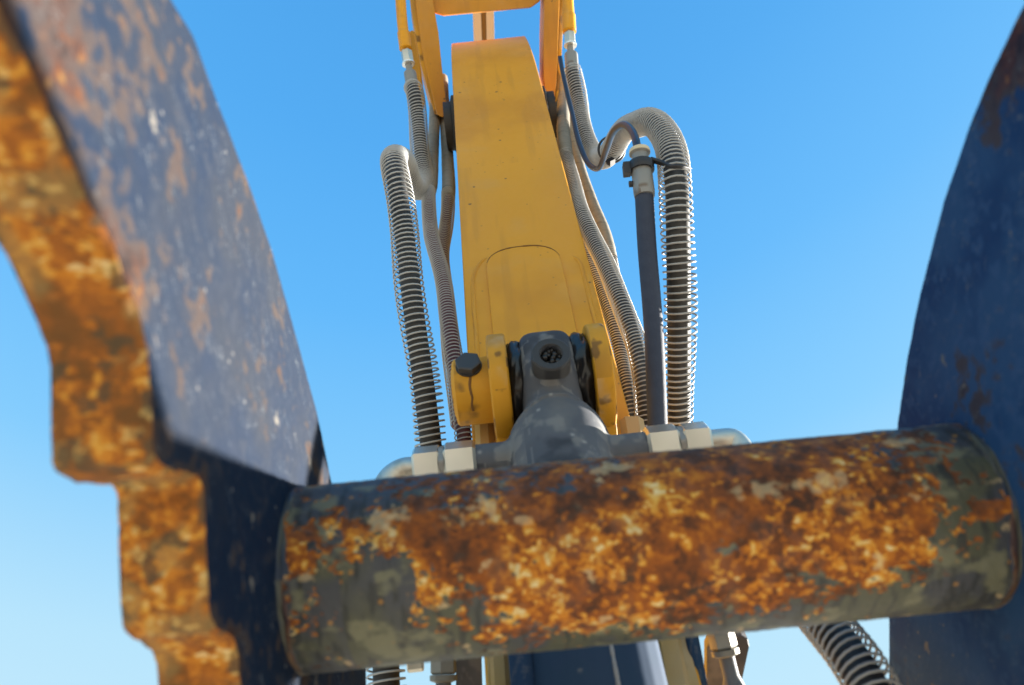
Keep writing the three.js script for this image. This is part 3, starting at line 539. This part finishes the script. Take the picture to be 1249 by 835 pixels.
// ------------------------------------------------------------------ rusty attachment frame in front
const DB = .56, RB = .0625;
const XL = pix(335, 690, DB - RB * .98).x, XR = pix(1243, 640, DB - RB * .98).x;
const barL = pix(367, 704.5, DB), barR = pix(1200, 624, DB);
const frame = thing('attachment_frame', 'rusty navy steel frame of two curved side plates and a cross tube', 'attachment frame', pix(800, 830, .56));
const T = .043;
{
  // cross tube: length coordinate in metres from the left plate, angle from the side that faces the camera
  const ax = barR.clone().sub(barL).normalize(), toCam = EYE.clone().sub(barL.clone().add(barR).multiplyScalar(.5)); toCam.addScaledVector(ax, -toCam.dot(ax)).normalize(); const up = ax.clone().cross(toCam).multiplyScalar(-1);
  if (up.dot(CU) < 0) up.negate();
  const s0 = (XL - .02 - barL.x) / ax.x, s1 = (XR + .02 - barL.x) / ax.x, L = s1 - s0, C = 2 * Math.PI * RB;
  const pxOf = (s) => { const p = barL.clone().addScaledVector(ax, s + s0).sub(EYE); return W / 2 + F * p.dot(CR) / p.dot(FWD); };
  // stains listed by place along the tube (0 left, 1 right) and height on the visible side (1 top, -1 bottom): rust more or less, brighter or darker
  const blobs = [[.30, .25, .20, .35, .9, .2], [.50, .1, .25, .6, 1, .5], [.70, .15, .18, .55, 1.1, 1.1], [.60, -.45, .3, .4, .9, 1.1], [.36, -.5, .14, .35, .7, 1.1], [.80, .2, .08, .5, .5, .4], [.025, .0, .035, .6, 1.0, .2], [.20, .35, .14, .3, .45, .3], [.935, .02, .035, .12, 1.9, .6], [.07, -.45, .03, .4, .7, .2], [.62, .88, .42, .22, .75, -1.1],
    [.14, -.45, .14, .55, -1.2, 0], [.88, -.75, .25, .40, -1.1, 0], [1.02, .1, .15, 1.7, -2.3, 0], [.40, -1.0, .6, .22, -.9, 0], [.08, .8, .12, .25, -.8, 0], [.16, .05, .08, .2, -.5, 0], [.59, -.12, .07, .16, -.75, 0], [.68, -.45, .05, .14, -.6, 0]];
  const creams = [[.04, .12, .018, .16], [.17, .5, .03, .12], [.29, .52, .035, .12], [.64, .42, .03, .10], [.71, .45, .035, .10], [.34, .36, .012, .06], [.84, .78, .03, .08], [.47, .82, .03, .06], [.93, .30, .02, .05], [.08, .0, .012, .05]];
  const tex = paint(768, 1152, (u, v) => {
    const th = (u - .5) * 2 * Math.PI, y = Math.sin(th), front = Math.cos(th) > -.35, t = clamp((pxOf(v * L) - 330) / 910), x = u * C * 100, z = v * L * 100;
    let m = .12, br = 0; if (front) for (const [a, b, c, e, k, l] of blobs) { const q = Math.exp(-(((t - a) / c) ** 2 + ((y - b) / e) ** 2)); m += k * q; br += l * q; }
    const n = fbm(x * .42, z * .34, 201, 6), e = fbm(x * 1.5, z * 1.2, 207, 5);
    const e3 = fbm(x * 3.6, z * 3.0, 209, 3), rust = ss(-.13, .13, m * .55 + (n - .5) * 1.25 + (e - .5) * 1.3 + (e3 - .5) * 1.0 - .18) * mix(1, .80, ss(.5, .7, fbm(x * .9, z * .9, 219, 4)));
    const [rc, a, b, c] = rustColour(x, z, 211, clamp(br, 0, 1.4));
    const o = fbm(x * .8, z * .6, 231, 5), streak = fbm(x * .5, z * 2.6, 237, 4);
    let base = mix3(RUST.olive, RUST.slate, ss(.42, .6, fbm(x * .2, z * .2, 233, 4) + (t < .12 ? .15 : 0) + (y > .55 ? .2 : 0)));
    base = mix3(base, [.022, .024, .024], ss(.5, .68, streak) * .8); base = mix3(base, [.17, .165, .10], ss(.55, .74, o) * .8);
    const [fd, id] = fleck(x * 1.3, z * 1.3, 239); if (id > .93) base = mix3(base, RUST.ochre, ss(.3, .1, fd) * .6);
    let col = mix3(base, rc, rust);
    const [cd, cid] = fleck(x * .9 + 1.5 * e, z * .9 + 1.5 * n, 241); if (cid > .96) col = mix3(col, RUST.cream, ss(.36, .10, cd + .6 * (c - .5)) * .6);
    if (front) for (const [a2, b2, c2, e2] of creams) { const q = Math.hypot((t - a2) / c2, (y - b2) / e2) + 2.6 * (fbm(x * 1.6, z * 1.6, 251, 4) - .5); if (q < 1) col = mix3(col, RUST.cream, ss(1, .3, q) * .5); }
    return [col, mix(.55, .88, rust), (.35 + rust * (.25 * b + .25 * c) + .1 * o)];
  });
  const pos = [], uv = [], idx = [], na = 200, nl = 300;
  for (let i = 0; i <= nl; i++) for (let j = 0; j <= na; j++) {
    const v = i / nl, u = j / na, th = (u - .5) * 2 * Math.PI, x = (u < 1 ? u : 0) * C * 100, z = v * L * 100;
    const w = ss(0, .08, u) * ss(1, .92, u), r = RB + w * (.0011 * (fbm(x * .7, z * .7, 301, 4) - .5) + .0007 * (fbm(x * 2.5, z * 2.5, 302, 3) - .5));
    const p = barL.clone().addScaledVector(ax, s0 + v * L).addScaledVector(toCam, Math.cos(th) * r).addScaledVector(up, Math.sin(th) * r); pos.push(p.x, p.y, p.z); uv.push(u, v);
  }
  for (let i = 0; i < nl; i++) for (let j = 0; j < na; j++) { const a = i * (na + 1) + j, b = a + na + 1; idx.push(a, a + 1, b, b, a + 1, b + 1); }
  part('cross_tube', geoFrom(pos, uv, idx), mat(tex, .0014), frame, 'thick round tube covered in orange and brown flaking rust');

  // side plates: outline on the inner face, front edge from the top down, then the back edge upwards
  const frontPx = [[-70, -130], [-42, -50], [-10, 10], [20, 65], [50, 126], [100, 236], [136, 302], [166, 382], [176, 418], [180, 478], [182, 552], [186, 566], [197, 577], [240, 580], [246, 592], [250, 671], [254, 752], [260, 768], [284, 784], [289, 800], [292, 835], [298, 900], [306, 980]];
  const backPx = [[450, 1000], [449, 900], [447, 813], [436, 700], [405, 586], [387, 500], [365, 420], [332, 302], [302, 216], [262, 111], [236, 40], [211, 0], [178, -70], [150, -130]];
  const left = frontPx.map(([x, y]) => onX(x, y, XL)), leftBack = backPx.map(([x, y]) => onX(x, y, XL));
  const rightBack = [[1083, 1000], [1083, 900], [1083, 835], [1083, 748], [1087, 620], [1093, 516], [1104, 440], [1119, 362], [1150, 241], [1183, 144], [1210, 80], [1248, 0], [1300, -100]].map(([x, y]) => onX(x, y, XR));
  const fy = left.map((p) => [p.z, p.y]), lb = leftBack.map((p) => [p.z, p.y]), rb = rightBack.map((p) => [p.z, p.y]);
  function plate(front, back, X, out, sd, tint, navy0, navy1) {
    // dense outline with flame-cut raggedness on the front edge
    const raw = [...front, ...back], nF = front.length, pts = [], kind = [];
    for (let i = 0; i < raw.length; i++) {
      const a = raw[i], b = raw[(i + 1) % raw.length], len = Math.hypot(b[0] - a[0], b[1] - a[1]), n = Math.max(1, Math.round(len / .0022));
      for (let k = 0; k < n; k++) { pts.push([mix(a[0], b[0], k / n), mix(a[1], b[1], k / n)]); kind.push(i < nF - 1 ? 1 : 0); }
    }
    // round the corners a little, then roughen
    let q = pts; for (let it = 0; it < 3; it++) q = q.map((p, i) => { const a = q[(i + q.length - 1) % q.length], b = q[(i + 1) % q.length]; return [(a[0] + 2 * p[0] + b[0]) / 4, (a[1] + 2 * p[1] + b[1]) / 4]; });
    const N = q.length, area = q.reduce((s, p, i) => { const b = q[(i + 1) % N]; return s + p[0] * b[1] - b[0] * p[1]; }, 0), sg = area > 0 ? 1 : -1;
    const nor = q.map((p, i) => { const a = q[(i + N - 1) % N], b = q[(i + 1) % N], l = Math.hypot(b[0] - a[0], b[1] - a[1]) || 1; return [sg * (b[1] - a[1]) / l, -sg * (b[0] - a[0]) / l]; });
    const K = 16, bev = .0022; let s = 0; const S = [0]; for (let i = 1; i <= N; i++) { const a = q[i - 1], b = q[i % N]; s += Math.hypot(b[0] - a[0], b[1] - a[1]); S.push(s); }
    const rim = (i, k) => {        // point of the edge: k runs from the inner face to the outer face
      i %= N; const w = k / K, amp = kind[i] ? 1 : .25, e = Math.min(w, 1 - w) * T, inset = e < bev ? (1 - Math.sqrt(Math.max(0, 1 - (1 - e / bev) ** 2))) * bev : 0;
      const bump = amp * (.0042 * (fbm(S[i] * 55, w * 2.2, sd, 4) - .5) + .0026 * (fbm(S[i] * 240, w * 8, sd + 4, 3) - .5)) - inset;
      return [q[i][0] + nor[i][0] * bump, q[i][1] + nor[i][1] * bump, w];
    };
    const zs = q.map((p) => p[0]), ys = q.map((p) => p[1]), z0 = Math.min(...zs) - .01, z1 = Math.max(...zs) + .01, y0 = Math.min(...ys) - .01, y1 = Math.max(...ys) + .01;
    // face paint: chipped navy, rust creeping in from the cut front edge
    const fr = front.filter((p, i) => i % 1 === 0), segd = (z, y) => { let m = 9; for (let i = 0; i < fr.length - 1; i++) { const a = fr[i], b = fr[i + 1], dx = b[0] - a[0], dy = b[1] - a[1], t = clamp(((z - a[0]) * dx + (y - a[1]) * dy) / (dx * dx + dy * dy)), d = Math.hypot(z - a[0] - t * dx, y - a[1] - t * dy); if (d < m) m = d; } return m; };
    const tex = paint(640, 1024, (u, v) => {
      const z = mix(z0, z1, u), y = mix(y0, y1, v), x1 = z * 100, y2 = y * 100, near = segd(z, y);
      const a = fbm(x1 * .35, y2 * .35, sd + 20, 5), b = fbm(x1 * 1.3, y2 * 1.3, sd + 25, 4), c = fbm(x1 * 4, y2 * 4, sd + 28, 3);
      let col = mix3(navy0, navy1, ss(.38, .62, fbm(x1 * .10, y2 * .10, sd + 77, 4) * .7 + a * .3)); col = mix3(col, navy1.map((k) => k * 1.1 + .012), ss(.52, .74, b) * .6);
      const top = tint(z, y), m = Math.exp(-near / .010) * .55 + top + (a - .5) * 1.2 + (b - .5) * .9, rust = ss(.18, .42, m);
      col = mix3(col, mix3([.052, .038, .033], rustColour(x1, y2, sd + 40, .0)[0].map((k) => k * .26 + .006), ss(.38, .85, m)), rust * .8);
      const [d, id] = fleck(x1 * .55, y2 * .55, sd + 60); if (id > .975) col = mix3(col, [.16, .145, .125], ss(.26, .10, d + .6 * (c - .5)) * .8);
      const [d2, id2] = fleck(x1 * 1.6, y2 * 1.6, sd + 63); if (id2 > .994) col = mix3(col, [.15, .145, .14], ss(.24, .12, d2));
      const sc = Math.abs(fbm(x1 * .25 + y2 * .12, y2 * .9 - x1 * .4, sd + 70, 4) - .5); if (sc < .0035) col = mix3(col, [.13, .14, .15], .6);
      return [col, mix(.70 + .2 * b, .9, rust), .5 + .25 * (b - .5) + .2 * (c - .5) + rust * .2 * (b - .4)];
    }, false);
    const faceM = mat(tex, .0009, { specularIntensity: .25 });
    const shape2 = []; for (let i = 0; i < N; i++) { const r = rim(i, 0); shape2.push(new THREE.Vector2(r[0], r[1])); }
    const tri = THREE.ShapeUtils.triangulateShape(shape2, []), P = [], UV = [], I = [];
    for (const k of [0, K]) for (let i = 0; i < N; i++) { const r = rim(i, k); P.push(X + out * T * (k / K), r[1], r[0]); UV.push((r[0] - z0) / (z1 - z0), (r[1] - y0) / (y1 - y0)); }
    for (const [a, b, c] of tri) {         // the first face looks inwards, the second outwards
      const ar = (shape2[b].x - shape2[a].x) * (shape2[c].y - shape2[a].y) - (shape2[c].x - shape2[a].x) * (shape2[b].y - shape2[a].y);
      if ((ar > 0) === (out > 0)) { I.push(a, b, c); I.push(N + a, N + c, N + b); } else { I.push(a, c, b); I.push(N + a, N + b, N + c); }
    }
    const g = geoFrom(P, UV, I);
    const nn = g.attributes.normal; for (let i = 0; i < nn.count; i++) nn.setXYZ(i, (i < N ? -1 : 1) * out, 0, 0);
    const pl = part('side_plate', g, faceM, frame, out < 0 ? 'left curved side plate, navy paint over rust' : 'right side plate, dark navy with a rusty top');
    for (const want of [1, 0]) {
      const p2 = [], u2 = [], i2 = []; let rows = 0;
      const runs = []; let cur = null; for (let i = 0; i < N; i++) { if (kind[i] === want) { (cur ??= []).push(i); } else if (cur) { runs.push(cur); cur = null; } } if (cur) runs.push(cur);
      for (const run of runs) {
        const st = rows; for (const i of [...run, run[run.length - 1] + 1]) { for (let k = 0; k <= K; k++) { const r = rim(i, k); p2.push(X + out * T * r[2], r[1], r[0]); u2.push(S[i] / .25, r[2] * T / .25); } rows++; }
        for (let r = st; r < rows - 1; r++) for (let k = 0; k < K; k++) { const a = r * (K + 1) + k, b = a + K + 1; (out * sg < 0) ? i2.push(a, b, a + 1, b, b + 1, a + 1) : i2.push(a, a + 1, b, b, a + 1, b + 1); }
      }
      part(want ? 'cut_edge' : 'back_edge', geoFrom(p2, u2, i2), want ? edgeRust : edgeDark, pl, want ? 'ragged cut edge under thick ochre rust' : undefined);
    }
  }
  const edgeTex = paint(768, 384, (u, v) => {
    const x = u * 25, y = v * 12.5 * 2, [rc, a, b, c] = rustColour(x * .9, y * .9, 401, 1.35); let col = mix3(rc, [.42, .17, .016], .25);
    col = mix3(col, [.27, .20, .075], ss(.52, .68, fbm(x * .5, y * .5, 411, 5)) * .45);
    const [d, id] = fleck(x * .8 + b * 2, y * .8 + c * 2, 421); if (id > .86) col = mix3(col, [.60, .40, .13], ss(.42, .12, d + .3 * (c - .5)) * .7);
    col = mix3(col, [.06, .05, .03], ss(.61, .70, fbm(x * 1.1, y * 1.1, 431, 4)) * .7);
    return [col, .9, .3 + .3 * b + .3 * c];
  });
  const edgeRust = mat(edgeTex, .003), edgeDark = mat(edgeTex, .001, { color: new THREE.Color().setRGB(.45, .32, .30) });
  const lTop = onX(60, 40, XL), rTop = onX(1225, 60, XR), rJoin = onX(1205, 500, XR);
  plate(fy, lb, XL, -1, 500, (z, y) => .36 * Math.exp(-((Math.hypot(z - lTop.z, y - lTop.y) / .12) ** 2)), [.003, .012, .033], [.011, .017, .031]);
  plate(fy.map(([z, y]) => [z, y]), rb, XR, 1, 700, (z, y) => 1.0 * Math.exp(-((Math.hypot(z - rTop.z, y - rTop.y) / .048) ** 2)) + .45 * Math.exp(-((Math.hypot(z - rJoin.z, y - rJoin.y) / .05) ** 2)) - .22, [.008, .036, .112], [.018, .060, .150]);

  // fillet welds where the tube meets the plates
  const collarTex = paint(512, 256, (u, v) => {
    const x = u * 30, y = v * 6, a = fbm(x * .5, y * .8, 601, 5), [rc] = rustColour(x, y, 611, .2);
    return [mix3(mix3([.018, .030, .058], [.062, .064, .048], ss(.4, .62, a)), rc.map((k) => k * .35), ss(.58, .74, fbm(x * .35, y * .7, 621, 5)) * .7), .6, a];
  });
  const weldM = mat(collarTex, .002);
  const weld = (X, dir) => {
    const sB = (X - barL.x) / ax.x, pos2 = [], uv2 = [], id2 = [], n = 120, m = 10;
    for (let i = 0; i <= m; i++) for (let j = 0; j <= n; j++) {
      const w = i / m, th = j / n * 2 * Math.PI, r = RB - .001 + .0022 * Math.pow(1 - w, 1.4) + .0030 * (fbm(Math.cos(th) * 6 + 9, Math.sin(th) * 6 + w * 5, X > 0 ? 5 : 8, 3) - .5) * (1 - w);
      const p = barL.clone().addScaledVector(ax, sB + dir * (.0165 * w - .002)).addScaledVector(toCam, Math.cos(th) * r).addScaledVector(up, Math.sin(th) * r); pos2.push(p.x, p.y, p.z); uv2.push(j / n, w);
    }
    for (let i = 0; i < m; i++) for (let j = 0; j < n; j++) { const a = i * (n + 1) + j, b = a + n + 1; dir > 0 ? id2.push(a, a + 1, b, b, a + 1, b + 1) : id2.push(a, b, a + 1, b, b + 1, a + 1); }
    part('weld_collar', geoFrom(pos2, uv2, id2), weldM, frame);
  };
  weld(XL, 1); weld(XR, -1);
}
renderer.render(scene, camera);
